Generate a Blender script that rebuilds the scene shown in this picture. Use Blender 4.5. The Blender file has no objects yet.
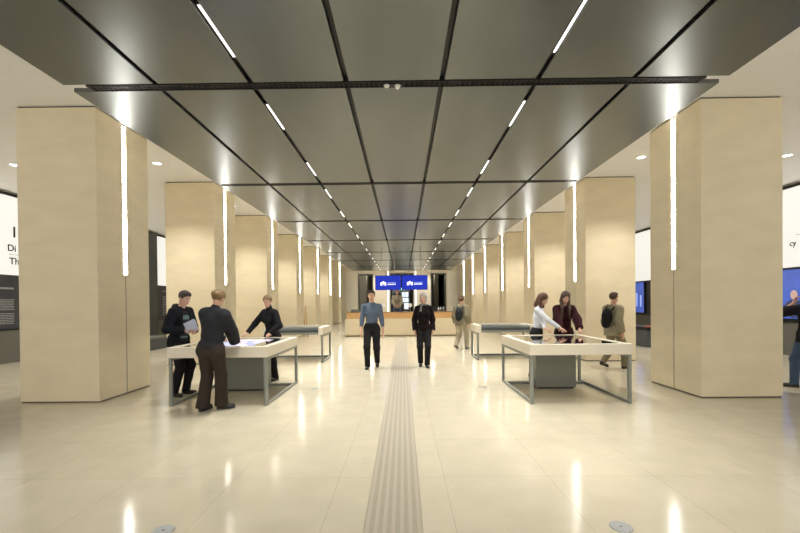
import bpy, bmesh, math, random
import numpy as np
from mathutils import Vector, Matrix
random.seed(7)
SC = bpy.context.scene
COL = SC.collection
# ------------------------------------------------------------------ camera
cam = bpy.data.cameras.new('camera'); camo = bpy.data.objects.new('camera', cam); COL.objects.link(camo)
cam.sensor_width = 36; cam.lens = 18.0; cam.shift_x = 0.0006; cam.shift_y = 0.0490
cam.clip_start = 0.05; cam.clip_end = 200
camo.matrix_world = (Matrix.Translation((0.0814, 0, 1.55)) @ Matrix.Rotation(0.0087, 4, 'Z')
                     @ Matrix.Rotation(math.pi/2 - 0.0077, 4, 'X') @ Matrix.Rotation(-0.0095, 4, 'Z'))
SC.camera = camo
# ------------------------------------------------------------------ world and light
w = bpy.data.worlds.new('world'); SC.world = w; w.use_nodes = True
w.node_tree.nodes['Background'].inputs[0].default_value = (1.0, 0.98, 0.94, 1)
w.node_tree.nodes['Background'].inputs[1].default_value = 1.35
SC.view_settings.view_transform = 'Standard'; SC.view_settings.look = 'None'
SC.view_settings.gamma = 1; SC.view_settings.use_curve_mapping = False
SC.view_settings.exposure = 0.05
SC.cycles.use_denoising = True
SC.cycles.max_bounces = 10; SC.cycles.diffuse_bounces = 5; SC.cycles.glossy_bounces = 5
SC.cycles.sample_clamp_indirect = 6
STRIP_E = 42.0      # column light strips
LINE_E = 2.2        # slim ceiling lights
DOWN_W = 310.0       # recessed downlights (spot watts)
WALL_E = 0.72       # backlit white wall panels
HALL_W = 88.0      # rows of ceiling spots in the raft slots (watts each)
# ------------------------------------------------------------------ materials
def mat(name, col, rough=0.5, metal=0.0, var=0.0, scale=8.0, bump=0.0, bscale=60.0, stretch=(1, 1, 1), emit=None, es=0.0, spec=0.5, coat=0.0, sheen=0.0):
    m = bpy.data.materials.new(name); m.use_nodes = True; nt = m.node_tree; N = nt.nodes; L = nt.links
    b = N['Principled BSDF']
    b.inputs['Base Color'].default_value = (*col, 1); b.inputs['Roughness'].default_value = rough
    b.inputs['Metallic'].default_value = metal; b.inputs['Specular IOR Level'].default_value = spec
    b.inputs['Coat Weight'].default_value = coat; b.inputs['Coat Roughness'].default_value = 0.05
    b.inputs['Sheen Weight'].default_value = sheen
    tc = N.new('ShaderNodeTexCoord'); mp = N.new('ShaderNodeMapping'); mp.inputs['Scale'].default_value = stretch
    L.new(tc.outputs['Object'], mp.inputs[0])
    n = N.new('ShaderNodeTexNoise'); n.inputs['Scale'].default_value = scale; n.inputs['Detail'].default_value = 5
    L.new(mp.outputs[0], n.inputs['Vector'])
    r = N.new('ShaderNodeValToRGB')
    r.color_ramp.elements[0].position = 0.3; r.color_ramp.elements[1].position = 0.7
    r.color_ramp.elements[0].color = (*[c*(1-var) for c in col], 1); r.color_ramp.elements[1].color = (*[min(1, c*(1+var)) for c in col], 1)
    L.new(n.outputs['Fac'], r.inputs[0]); L.new(r.outputs[0], b.inputs['Base Color'])
    if bump:
        n2 = N.new('ShaderNodeTexNoise'); n2.inputs['Scale'].default_value = bscale; n2.inputs['Detail'].default_value = 4
        bp = N.new('ShaderNodeBump'); bp.inputs['Strength'].default_value = bump; bp.inputs['Distance'].default_value = 0.01
        L.new(mp.outputs[0], n2.inputs['Vector']); L.new(n2.outputs['Fac'], bp.inputs['Height']); L.new(bp.outputs[0], b.inputs['Normal'])
    if emit:
        b.inputs['Emission Color'].default_value = (*emit, 1); b.inputs['Emission Strength'].default_value = es
    return m
M = {}
M['stone'] = mat('column_stone', (0.82, 0.715, 0.505), 0.55, var=0.05, scale=1.6, bump=0.05, bscale=30, stretch=(1, 1, 2.5))
M['seam'] = mat('seam_dark', (0.12, 0.10, 0.07), 0.6)
M['black'] = mat('black_metal', (0.012, 0.012, 0.012), 0.5, 0.3)
M['ceiling'] = mat('ceiling_plaster', (0.93, 0.92, 0.90), 0.8, var=0.01)
M['wallcream'] = mat('wall_plaster', (0.72, 0.65, 0.52), 0.7, var=0.02)
M['wallwhite'] = mat('wall_white', (0.80, 0.76, 0.66), 0.6, var=0.02)
M['strip'] = mat('strip_light', (1, 1, 1), 0.5, emit=(1.0, 0.99, 0.95), es=STRIP_E)
M['line'] = mat('line_light', (1, 1, 1), 0.5, emit=(1.0, 0.98, 0.93), es=LINE_E)
M['down'] = mat('downlight_lens', (1, 1, 1), 0.5, emit=(0.95, 0.98, 1.0), es=6)
M['backlit'] = mat('backlit_panel', (0.45, 0.45, 0.44), 0.5, emit=(1.0, 0.98, 0.93), es=WALL_E)
M['cream'] = mat('table_cream', (0.74, 0.67, 0.54), 0.45, var=0.03, scale=30)
M['frame'] = mat('table_frame_grey', (0.25, 0.26, 0.23), 0.42, 0.25, var=0.04)
M['pedestal'] = mat('pedestal_grey', (0.20, 0.205, 0.17), 0.5, 0.1, var=0.03)
M['glass'] = mat('table_glass', (0.008, 0.010, 0.018), 0.04, spec=0.9, coat=1.0)
M['bezel'] = mat('screen_border', (0.25, 0.25, 0.22), 0.15, coat=0.5)
M['roll'] = mat('grey_cover', (0.075, 0.082, 0.078), 0.35, 0.2, bump=0.05)
M['desk'] = mat('desk_front', (0.66, 0.56, 0.38), 0.4, var=0.03)
M['wood'] = mat('desk_wood', (0.56, 0.33, 0.13), 0.4, var=0.15, scale=6, stretch=(1, 8, 8))
M['kick'] = mat('desk_kick', (0.30, 0.24, 0.15), 0.6)
M['blue'] = mat('screen_blue', (0.01, 0.012, 0.06), 0.3, emit=(0.012, 0.032, 0.47), es=1.0, spec=0.1)
M['white_e'] = mat('screen_white', (0.9, 0.9, 0.9), 0.3, emit=(0.85, 0.88, 1.0), es=0.9)
M['table_e'] = mat('table_picture', (0.4, 0.45, 0.6), 0.1, emit=(0.26, 0.30, 0.62), es=0.9, var=0.1, scale=20)
M['table_e2'] = mat('table_picture_pale', (0.5, 0.5, 0.6), 0.1, emit=(0.42, 0.46, 0.66), es=0.95)
M['darkwall'] = mat('dark_panel', (0.042, 0.047, 0.062), 0.5, var=0.05)
M['darkgrey'] = mat('dark_grey_pier', (0.075, 0.083, 0.088), 0.55, var=0.05)
M['plinth'] = mat('plinth_grey', (0.14, 0.14, 0.12), 0.6, var=0.05)
M['greytext'] = mat('panel_text', (0.45, 0.46, 0.48), 0.6)
M['inktext'] = mat('ink_text', (0.04, 0.04, 0.05), 0.6)
M['screenb'] = mat('wall_screen_blue', (0.03, 0.06, 0.3), 0.2, emit=(0.05, 0.10, 0.42), es=0.9, var=0.3, scale=3)
M['screenl'] = mat('wall_screen_light', (0.3, 0.4, 0.7), 0.2, emit=(0.28, 0.38, 0.75), es=0.9)
M['yellow'] = mat('yellow_picture', (0.6, 0.42, 0.12), 0.5)
M['steel'] = mat('brushed_steel', (0.40, 0.42, 0.43), 0.45, 0.7, var=0.08, scale=40, bump=0.05, bscale=200)
M['tactile'] = mat('tactile_rib', (0.49, 0.445, 0.35), 0.3)
M['groove'] = mat('tactile_base', (0.40, 0.365, 0.285), 0.4, var=0.04)
M['orange'] = mat('orange_item', (0.7, 0.16, 0.02), 0.5)
M['green_e'] = mat('exit_green', (0.3, 0.8, 0.5), 0.4, emit=(0.45, 0.9, 0.7), es=0.8)
M['window_e'] = mat('lit_pane', (0.8, 0.85, 0.9), 0.3, emit=(0.75, 0.85, 0.95), es=1.0)
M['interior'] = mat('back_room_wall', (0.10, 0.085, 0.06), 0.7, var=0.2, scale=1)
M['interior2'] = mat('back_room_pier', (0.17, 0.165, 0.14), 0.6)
M['paper'] = mat('paper', (0.55, 0.58, 0.64), 0.7)
M['whiteplastic'] = mat('white_plastic', (0.8, 0.8, 0.76), 0.4)
M['skin'] = mat('skin_fair', (0.62, 0.36, 0.25), 0.5, var=0.04, scale=20)
M['skin2'] = mat('skin_tan', (0.50, 0.28, 0.19), 0.5, var=0.04, scale=20)
def fabric(n, c, v=0.12, sh=0.0): return mat('fabric_'+n, c, 0.9, var=v, scale=10, bump=0.25, bscale=90, spec=0.2, sheen=sh)
M['blackknit'] = fabric('black_knit', (0.010, 0.010, 0.012))
M['blackcloth'] = fabric('black_cloth', (0.012, 0.012, 0.013))
M['charcoal'] = fabric('charcoal', (0.022, 0.024, 0.028))
M['brown'] = fabric('brown_trousers', (0.040, 0.031, 0.024))
M['jacket'] = fabric('black_jacket', (0.009, 0.010, 0.014))
M['blueshirt'] = fabric('blue_shirt', (0.095, 0.125, 0.175))
M['whitetop'] = fabric('white_top', (0.66, 0.68, 0.72), 0.05)
M['burgundy'] = fabric('burgundy_velvet', (0.030, 0.003, 0.006), 0.35, 0.08)
M['darkburg'] = fabric('dark_burgundy_knit', (0.007, 0.003, 0.004), 0.3)
M['beigeknit'] = fabric('beige_knit', (0.30, 0.265, 0.19))
M['jeans'] = fabric('blue_jeans', (0.05, 0.08, 0.14))
M['olivecoat'] = fabric('olive_coat', (0.23, 0.20, 0.13))
M['greycoat'] = fabric('grey_beige_coat', (0.28, 0.25, 0.17))
M['paletrousers'] = fabric('pale_trousers', (0.42, 0.37, 0.27))
M['greyscarf'] = fabric('grey_scarf', (0.13, 0.13, 0.13))
M['shoe'] = mat('black_shoe', (0.012, 0.012, 0.012), 0.4)
M['sole'] = mat('white_sole', (0.6, 0.6, 0.6), 0.5)
def hairm(n, c): return mat('hair_'+n, c, 0.5, var=0.35, scale=14, stretch=(6, 6, 1), bump=0.4, bscale=50)
M['hair_dark'] = hairm('dark', (0.016, 0.011, 0.008)); M['hair_darkbrown'] = hairm('darkbrown', (0.034, 0.021, 0.014)); M['hair_brown'] = hairm('brown', (0.07, 0.035, 0.018))
M['hair_blond'] = hairm('blond', (0.20, 0.125, 0.052)); M['hair_grey'] = hairm('grey', (0.42, 0.40, 0.36))
M['hair_auburn'] = hairm('auburn', (0.095, 0.04, 0.02))
M['lip'] = mat('lip', (0.42, 0.15, 0.12), 0.45); M['eyewhite'] = mat('eye_white', (0.7, 0.68, 0.64), 0.2); M['iris'] = mat('iris', (0.03, 0.02, 0.015), 0.1)
# tee shirt with a teal block print
def tee_mat():
    m = mat('tee_print', (0.012, 0.012, 0.014), 0.9); nt = m.node_tree; N = nt.nodes; L = nt.links; b = N['Principled BSDF']
    tc = N.new('ShaderNodeTexCoord'); sp = N.new('ShaderNodeSeparateXYZ'); L.new(tc.outputs['Object'], sp.inputs[0])
    def op(o, a, bb):
        n = N.new('ShaderNodeMath'); n.operation = o
        for i, v in enumerate((a, bb)):
            if isinstance(v, (int, float)): n.inputs[i].default_value = v
            else: L.new(v, n.inputs[i])
        return n.outputs[0]
    X, Y, Z = sp.outputs
    def band(lo, hi): return op('MULTIPLY', op('GREATER_THAN', Z, lo), op('LESS_THAN', Z, hi))
    s = op('ADD', op('ADD', band(1.30, 1.37), band(1.09, 1.17)), band(0.99, 1.01))
    s = op('MULTIPLY', s, op('LESS_THAN', op('ABSOLUTE', X, 0), 0.085)); s = op('MULTIPLY', s, op('GREATER_THAN', Y, 0))
    mx = N.new('ShaderNodeMix'); mx.data_type = 'RGBA'; L.new(s, mx.inputs[0]); mx.inputs[6].default_value = (0.012, 0.012, 0.014, 1); mx.inputs[7].default_value = (0.13, 0.19, 0.19, 1)
    L.new(mx.outputs[2], b.inputs['Base Color']); return m
M['tee'] = tee_mat()
# brushed, finely perforated ceiling metal
def raft_mat():
    m = mat('raft_metal', (0.158, 0.170, 0.168), 0.31, 0.9, var=0.04, scale=2.0, stretch=(1, 0.5, 1)); nt = m.node_tree; N = nt.nodes; L = nt.links; b = N['Principled BSDF']
    b.inputs['Anisotropic'].default_value = 0.0
    tc = N.new('ShaderNodeTexCoord'); v = N.new('ShaderNodeTexVoronoi'); v.inputs['Scale'].default_value = 60; v.inputs['Randomness'].default_value = 0.0
    L.new(tc.outputs['Object'], v.inputs['Vector']); bp = N.new('ShaderNodeBump'); bp.inputs['Strength'].default_value = 0.03; bp.inputs['Distance'].default_value = 0.002
    L.new(v.outputs['Distance'], bp.inputs['Height']); L.new(bp.outputs[0], b.inputs['Normal']); return m
M['raft'] = raft_mat()
def floor_mat():
    m = bpy.data.materials.new('floor_stone'); m.use_nodes = True; nt = m.node_tree; N = nt.nodes; L = nt.links; b = N['Principled BSDF']
    tc = N.new('ShaderNodeTexCoord'); mp = N.new('ShaderNodeMapping'); mp.inputs['Location'].default_value = (0.495, 0.32, 0)
    L.new(tc.outputs['Object'], mp.inputs[0])
    br = N.new('ShaderNodeTexBrick'); br.offset = 0.0; br.inputs['Scale'].default_value = 1; br.inputs['Brick Width'].default_value = 0.925; br.inputs['Row Height'].default_value = 0.965
    br.inputs['Mortar Size'].default_value = 0.0022; br.inputs['Mortar Smooth'].default_value = 0.2
    br.inputs['Color1'].default_value = (0.585, 0.53, 0.405, 1); br.inputs['Color2'].default_value = (0.605, 0.55, 0.42, 1); br.inputs['Mortar'].default_value = (0.42, 0.365, 0.27, 1)
    L.new(mp.outputs[0], br.inputs['Vector'])
    n = N.new('ShaderNodeTexNoise'); n.inputs['Scale'].default_value = 3; n.inputs['Detail'].default_value = 8; L.new(tc.outputs['Object'], n.inputs['Vector'])
    n3 = N.new('ShaderNodeTexNoise'); n3.inputs['Scale'].default_value = 14; n3.inputs['Detail'].default_value = 6; n3.inputs['Distortion'].default_value = 1.5; L.new(tc.outputs['Object'], n3.inputs['Vector'])
    r3 = N.new('ShaderNodeValToRGB'); r3.color_ramp.elements[0].position = 0.66; r3.color_ramp.elements[1].position = 0.74
    r3.color_ramp.elements[0].color = (1, 1, 1, 1); r3.color_ramp.elements[1].color = (0.90, 0.87, 0.82, 1); L.new(n3.outputs['Fac'], r3.inputs[0])
    r = N.new('ShaderNodeValToRGB'); r.color_ramp.elements[0].position = 0.3; r.color_ramp.elements[1].position = 0.7
    r.color_ramp.elements[0].color = (0.94, 0.94, 0.93, 1); r.color_ramp.elements[1].color = (1.04, 1.04, 1.04, 1); L.new(n.outputs['Fac'], r.inputs[0])
    a = N.new('ShaderNodeMix'); a.data_type = 'RGBA'; a.blend_type = 'MULTIPLY'; a.inputs[0].default_value = 1; L.new(br.outputs['Color'], a.inputs[6]); L.new(r.outputs[0], a.inputs[7])
    c = N.new('ShaderNodeMix'); c.data_type = 'RGBA'; c.blend_type = 'MULTIPLY'; c.inputs[0].default_value = 1; L.new(a.outputs[2], c.inputs[6]); L.new(r3.outputs[0], c.inputs[7])
    L.new(c.outputs[2], b.inputs['Base Color'])
    b.inputs['Specular IOR Level'].default_value = 0.38
    rr = N.new('ShaderNodeMapRange'); rr.inputs[3].default_value = 0.09; rr.inputs[4].default_value = 0.17; L.new(n.outputs['Fac'], rr.inputs[0]); L.new(rr.outputs[0], b.inputs['Roughness'])
    n4 = N.new('ShaderNodeTexNoise'); n4.inputs['Scale'].default_value = 5; n4.inputs['Detail'].default_value = 2; L.new(tc.outputs['Object'], n4.inputs['Vector'])
    bp = N.new('ShaderNodeBump'); bp.inputs['Strength'].default_value = 0.04; bp.inputs['Distance'].default_value = 0.01; L.new(n4.outputs['Fac'], bp.inputs['Height']); L.new(bp.outputs[0], b.inputs['Normal'])
    return m
M['floor'] = floor_mat()
# ------------------------------------------------------------------ helpers
def new_obj(name, me, m=None, parent=None):
    o = bpy.data.objects.new(name, me); COL.objects.link(o)
    if m is not None:
        for mm in (m if isinstance(m, (list, tuple)) else [m]): me.materials.append(mm)
    if parent is not None: o.parent = parent
    return o
def tag(o, label=None, cat=None, group=None, kind=None):
    if label: o['label'] = label
    if cat: o['category'] = cat
    if group: o['group'] = group
    if kind: o['kind'] = kind
    return o
def empty(name, loc, rz=0, label=None, cat=None, group=None):
    o = bpy.data.objects.new(name, None); COL.objects.link(o); o.location = loc; o.rotation_euler = (0, 0, rz); o.empty_display_size = 0.1
    return tag(o, label, cat, group)
def bm_box(bm, x0, x1, y0, y1, z0, z1, mi=0):
    vs = [bm.verts.new((x, y, z)) for z in (z0, z1) for y in (y0, y1) for x in (x0, x1)]
    for f in ((0, 2, 3, 1), (4, 5, 7, 6), (0, 1, 5, 4), (2, 6, 7, 3), (0, 4, 6, 2), (1, 3, 7, 5)):
        fc = bm.faces.new([vs[i] for i in f]); fc.material_index = mi
    return vs
def bm_cyl(bm, a, b, r, r2=None, n=20, mi=0):
    a = Vector(a); b = Vector(b); r2 = r if r2 is None else r2; d = (b-a).normalized()
    u = d.orthogonal().normalized(); v = d.cross(u); A = []; B = []
    for i in range(n):
        t = 2*math.pi*i/n; q = u*math.cos(t)+v*math.sin(t); A.append(bm.verts.new(a+q*r)); B.append(bm.verts.new(b+q*r2))
    for i in range(n):
        j = (i+1) % n; f = bm.faces.new((A[i], A[j], B[j], B[i])); f.material_index = mi; f.smooth = True
    bm.faces.new(A[::-1]).material_index = mi; bm.faces.new(B).material_index = mi
def mesh(bm, name, bevel=0.0):
    bmesh.ops.recalc_face_normals(bm, faces=bm.faces)
    if bevel:
        es = [e for e in bm.edges if len(e.link_faces) == 2 and e.calc_face_angle(0) > 0.8]
        bmesh.ops.bevel(bm, geom=es, offset=bevel, segments=2, profile=0.5, affect='EDGES')
    me = bpy.data.meshes.new(name); bm.to_mesh(me); bm.free(); return me
def boxes(name, lst, m, parent=None, bevel=0.0):
    bm = bmesh.new()
    for b in lst: bm_box(bm, *b)
    return new_obj(name, mesh(bm, name, bevel), m, parent)
def cyls(name, lst, m, parent=None):
    bm = bmesh.new()
    for c in lst: bm_cyl(bm, *c)
    return new_obj(name, mesh(bm, name), m, parent)
def struct(o): o['kind'] = 'structure'; return o
def copy_tree(o, parent=None):
    c = o.copy(); COL.objects.link(c)
    if parent is not None: c.parent = parent
    for ch in list(o.children): copy_tree(ch, c)
    return c
def text(name, s, size, loc, rot, m, parent, ext=0.002):
    cu = bpy.data.curves.new(name, 'FONT'); cu.body = s; cu.size = size; cu.extrude = ext; cu.offset = size*.018
    o = bpy.data.objects.new(name, cu); COL.objects.link(o); cu.materials.append(m); o.location = loc; o.rotation_euler = rot; o.parent = parent
    return o
ORD = ['first', 'second', 'third', 'fourth', 'fifth', 'sixth', 'seventh', 'eighth', 'ninth']
H_ = math.pi/2
# ------------------------------------------------------------------ dimensions
RW, RZ, Y0, RL = 3.961, 4.172, 4.753, 3.970
XI, XO, CY1, CD, CH = 4.771, 6.040, 6.328, 1.286, 4.693
WX = 10.8; YB = 34.0
# ------------------------------------------------------------------ structure
struct(boxes('floor', [(-WX-.4, WX+.4, -4, 44, -0.1, 0)], M['floor']))
struct(boxes('ceiling', [(-WX-.4, WX+.4, -4, 44, CH+.03, CH+.2)], M['ceiling']))
struct(boxes('wall_left', [(-WX-.3, -WX-.06, -4, YB, 0, CH+.03)], M['wallwhite']))
struct(boxes('wall_right', [(WX+.06, WX+.3, -4, YB, 0, CH+.03)], M['wallwhite']))
# end wall with three tall openings
def end_wall():
    ops = [(-3.72, -2.45, 4.0), (-1.0, 1.0, 4.05), (2.45, 3.75, 4.0)]
    L_ = []; x = -WX
    for a, b, z in ops:
        L_.append((x, a, YB, YB+.5, 0, CH+.03)); L_.append((a, b, YB, YB+.5, z, CH+.03)); x = b
    L_.append((x, WX, YB, YB+.5, 0, CH+.03))
    struct(boxes('wall_back', L_, M['wallcream']))
    struct(boxes('wall_back', [(-4.75, -3.82, YB-.05, YB-.002, 0, 4.22)], M['wallwhite']))
    struct(boxes('wall_back', [(3.85, 4.75, YB-.05, YB-.002, 0, 4.22)], M['wallwhite']))
    for i, (a, b, z) in enumerate(ops):   # dark lining of each opening
        struct(boxes('trim_%d' % (i+1), [(a-.001, a+.06, YB-.03, YB+.52, 0, z), (b-.06, b+.001, YB-.03, YB+.52, 0, z), (a, b, YB-.03, YB+.52, z-.10, z+.001)], M['darkgrey']))
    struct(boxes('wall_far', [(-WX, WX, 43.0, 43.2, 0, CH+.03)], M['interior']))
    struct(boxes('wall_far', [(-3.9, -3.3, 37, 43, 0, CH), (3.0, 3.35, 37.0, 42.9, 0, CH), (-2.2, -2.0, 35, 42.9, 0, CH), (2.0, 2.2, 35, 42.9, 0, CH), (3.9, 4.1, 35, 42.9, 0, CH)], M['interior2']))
end_wall()
# a tall glazed door seen through the middle opening
d = struct(empty('door_1', (0, 36.5, 0)))
boxes('door_frame', [(-1, -.9, -.05, .05, 0, 3.6), (.9, 1, -.05, .05, 0, 3.6), (-1, 1, -.05, .05, 3.2, 3.6), (-.05, .0, -.05, .05, 0, 3.2), (.68, .9, -.05, .05, 0, 3.2)], M['black'], d)
boxes('glass_pane', [(-.88, .88, 0, .02, 0.1, 3.2)], M['glass'], d)
for k, (a, b, z0, z1) in enumerate([(-.06, .24, 2.05, 2.5), (.28, .58, 2.05, 2.5), (0.0, .24, 1.6, 1.98), (.28, .58, 1.6, 1.98), (.2, .58, .95, 1.52)]):
    boxes('window_pane', [(a, b, -.02, -.003, z0, z1)], M['window_e'], d)
ex = tag(boxes('exit_sign', [(-.22, .22, 34.2, 34.25, 2.62, 2.8)], M['green_e']), 'small pale green exit sign above the glazed door, below the blue screens', 'sign')
boxes('hanger', [(-.2, -.19, 34.22, 34.23, 2.8, 3.955), (.19, .2, 34.22, 34.23, 2.8, 3.955)], M['black'], ex)
for s, n in ((-1, 'left'), (1, 'right')):
    t = empty('wall_light', (s*1.17, YB, 0), 0, 'tall slim lit strip on the back wall, %s of the middle opening' % n, 'light', 'light strips on the back wall')
    boxes('housing', [(-.10, .10, -.03, -.002, 0.3, 4.25)], M['wallwhite'], t)
    boxes('diffuser', [(-.035, .035, -.045, -.031, 0.35, 4.2)], mat('back_strip', (1, 1, 1), 0.5, emit=(1, .97, .88), es=2.0), t)
# side walls: backlit white band over dark display panels and a grey plinth
def side(s, name):
    def bx(n, y0, y1, z0, z1, d0, d1, m, parent=None):
        xs = sorted((s*(WX-d0), s*(WX-d1)));  return boxes(n, [(xs[0], xs[1], y0, y1, z0, z1)], m, parent)
    for k, (ya, yb, w_) in enumerate([(-3.0, 16.78, 'nearest'), (17.5 if s < 0 else 17.17, 25.5, 'far')]):
        t = empty('display_wall', (0, 0, 0), 0, '%s backlit white band over dark exhibit panels along the %s wall' % (w_, name), 'exhibit wall', 'exhibit walls at the sides')
        bx('backlit_panel', ya, yb, 2.42, 4.60, -.02, .03, M['backlit'], t)
        bx('top_trim', ya, yb, 4.601, 4.68, -.04, .05, M['black'], t)
        bx('panel', ya, yb, 0.92, 2.419, -.03, .02, M['darkwall'], t)
        bx('plinth', ya, yb, 0.0, 0.90, -.04, .12, M['plinth'], t)
        bx('ledge', ya, yb, 0.901, 0.919, -.04, .14, M['black'], t)
        if s < 0:
            rot = (H_, 0, H_)
            if k == 0:
                text('lettering', '1', .42, (-WX+.035, 11.0, 3.48), rot, M['inktext'], t)
                text('lettering', 'Di', .26, (-WX+.035, 10.9, 3.08), rot, M['inktext'], t)
                boxes('rule_line', [(-WX+.031, -WX+.036, 10.95, 11.5, 2.98, 2.99)], M['inktext'], t)
                text('lettering', 'Th', .26, (-WX+.035, 10.95, 2.72), rot, M['inktext'], t)
                bm = bmesh.new(); random.seed(3)
                for z in [2.02]+[1.72-.045*i for i in range(7)]+[1.34-.045*i for i in range(7)]:
                    y = 10.35
                    while y < 11.05:
                        l = random.uniform(.03, .08); hgt = .05 if z > 2 else .018; bm_box(bm, -WX+.021, -WX+.024, y, y+l, z, z+hgt); y += l+.015
                new_obj('lettering', mesh(bm, 'lettering'), M['greytext'], t)
                boxes('picture', [(-WX+.021, -WX+.03, 11.45, 11.75, 1.65, 1.95)], mat('grey_photo', (.25, .24, .22), .5, var=.5, scale=8), t)
                boxes('picture', [(-WX+.021, -WX+.03, 11.45, 11.75, 1.1, 1.45)], M['wallwhite'], t)
                boxes('picture', [(-WX+.021, -WX+.03, 11.3, 11.75, 2.28, 2.36), (-WX+.021, -WX+.03, 11.55, 11.75, 1.2, 1.32)], M['yellow'], t)
            else:
                bm = bmesh.new()
                for z in [2.15]+[1.9-.09*i for i in range(10)]:
                    y = 18.0
                    while y < 19.0:
                        l = random.uniform(.06, .16); bm_box(bm, -WX+.021, -WX+.024, y, y+l, z, z+.03); y += l+.03
                new_obj('lettering', mesh(bm, 'lettering'), M['greytext'], t)
        elif k == 0:
            text('lettering', 'cy', .22, (WX-.035, 11.15, 3.0), (H_, 0, -H_), M['inktext'], t)
            boxes('rule_line', [(WX-.036, WX-.031, 10.6, 11.0, 3.28, 3.29)], M['inktext'], t)
    bxp = bx('pier', 16.8, 17.48 if s < 0 else 17.15, 0, 4.69, -.05, .12, M['darkgrey'])
    tag(bxp, 'dark grey full height pier dividing the exhibits on the %s wall' % name, 'pier', 'dark piers at the side walls')
side(-1, 'left'); side(1, 'right')
# screens on the right wall
def wall_screen(y0, y1, z0, z1, label, fig):
    t = empty('wall_screen', (WX-.04, 0, 0), 0, label, 'screen', 'blue screens on the right wall')
    boxes('casing', [(-.06, .02, y0, y1, z0, z1)], M['black'], t)
    boxes('display', [(-.064, -.0601, y0+.03, y1-.03, z0+.03, z1-.03)], M['screenb'], t)
    if fig:
        yc = fig; bm = bmesh.new()
        def disc(yy, zz, ry, rz, mi, x=-.066):
            vs = [bm.verts.new((x, yy+ry*math.cos(a*.39269908), zz+rz*math.sin(a*.39269908))) for a in range(16)]
            bm.faces.new(vs).material_index = mi
        disc(yc, z0+.30, .30, .26, 0, -.0655); disc(yc, z0+.68, .10, .13, 1, -.067); bm_box(bm, -.069, -.068, yc-.04, yc+.04, z0+.33, z0+.52, 2)
        disc(yc+.75, z0+.30, .22, .24, 0, -.0655); disc(yc+.75, z0+.62, .09, .12, 1, -.067)
        me = bpy.data.meshes.new('picture'); bm.to_mesh(me); bm.free()
        new_obj('picture', me, [mat('picture_suit', (.02, .03, .06), .5, emit=(.02, .03, .10), es=1), mat('picture_face', (.5, .35, .3), .5, emit=(.5, .33, .28), es=.6), M['screenl']], t)
    else:
        boxes('picture', [(-.067, -.0641, y0+.2+i*.3, y0+.3+i*.3, z0+.3, z0+.8+.1*(i % 2)) for i in range(int((y1-y0)/.3)-1)], M['screenl'], t)
wall_screen(9.0, 12.2, .98, 2.38, 'blue wall screen showing a man in a suit, at the right edge of the photo', 10.95)
wall_screen(17.7, 20.4, .98, 2.38, 'blue wall screen further back between the right columns', 0)
# low dark units beside the exhibit walls
t = empty('display_bench', (8.1, 13.2, 0), 0, 'low dark display bench with orange objects between the right columns', 'bench')
boxes('body', [(0, 1.4, 0, 1.6, 0, .55)], M['darkgrey'], t, .01); boxes('tray', [(-.03, 1.43, -.03, 1.63, .551, .66)], M['black'], t, .01)
for k, (a, b) in enumerate([(8.2, 13.45), (8.5, 13.6), (8.42, 13.3)]):
    tag(boxes('orange_brochure', [(a, a+.2, b, b+.15, .6605, .685+.01*k)], M['orange'], None, .004), 'orange brochure on the low dark display bench, '+['leftmost of three', 'rightmost of three', 'front one of three'][k], 'brochure', 'orange items on the dark bench')
t = empty('display_bench', (-8.5, 13.3, 0), 0, 'low dark grey bench between the first two left columns', 'bench')
boxes('body', [(-1.6, 0, 0, 1.4, 0, .36)], M['darkgrey'], t, .01); boxes('top', [(-1.63, .03, -.03, 1.43, .361, .42)], M['plinth'], t, .01)
# ------------------------------------------------------------------ columns
def make_column():
    r = empty('stone_column', (0, 0, 0))
    bm = bmesh.new(); D = CD; Wd = XO-XI; a = D/2-.048; b = D/2+.048; zb = 2.08
    # shaft with a real recess for the light on its inner face (x = 0 is the inner face, +x outward)
    bm_box(bm, .04, Wd, 0, D, .022, CH+.006)
    bm_box(bm, 0, .04, 0, a, .022, CH+.006); bm_box(bm, 0, .04, b, D, .022, CH+.006)
    bm_box(bm, 0, .04, a, D/2-.010, .022, zb); bm_box(bm, 0, .04, D/2+.010, b, .022, zb)
    new_obj('shaft', mesh(bm, 'shaft'), M['stone'], r)
    boxes('base_joint', [(.012, Wd-.012, .012, D-.012, 0, .022)], M['seam'], r)
    boxes('top_joint', [(.02, Wd-.02, .02, D-.02, CH+.006, CH+.029)], M['black'], r)
    boxes('light_strip', [(.004, .039, a+.012, b-.012, zb+.01, CH-.03)], M['strip'], r)
    boxes('seam', [(.006, .0395, D/2-.0095, D/2+.0095, .023, zb-.001)], M['seam'], r)
    return r
proto = make_column()
def colm(s, k):
    global proto
    if proto is not None: c = proto; proto = None; colm.src = c
    else: c = copy_tree(colm.src)
    nm = 'left' if s < 0 else 'right'
    if s > 0: c.location = (XI, CY1+k*RL, 0); c.rotation_euler = (0, 0, 0)
    else: c.location = (-XI, CY1+k*RL+CD, 0); c.rotation_euler = (0, 0, math.pi)
    which = ['nearest', 'second nearest', 'third', 'fourth', 'fifth', 'sixth', 'seventh', 'farthest'][k]
    tag(c, 'square cream stone column with lit vertical strip, %s in the %s row' % (which, nm), 'column', 'stone columns along the hall')
for k in range(8):
    for s in (-1, 1): colm(s, k)
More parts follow.
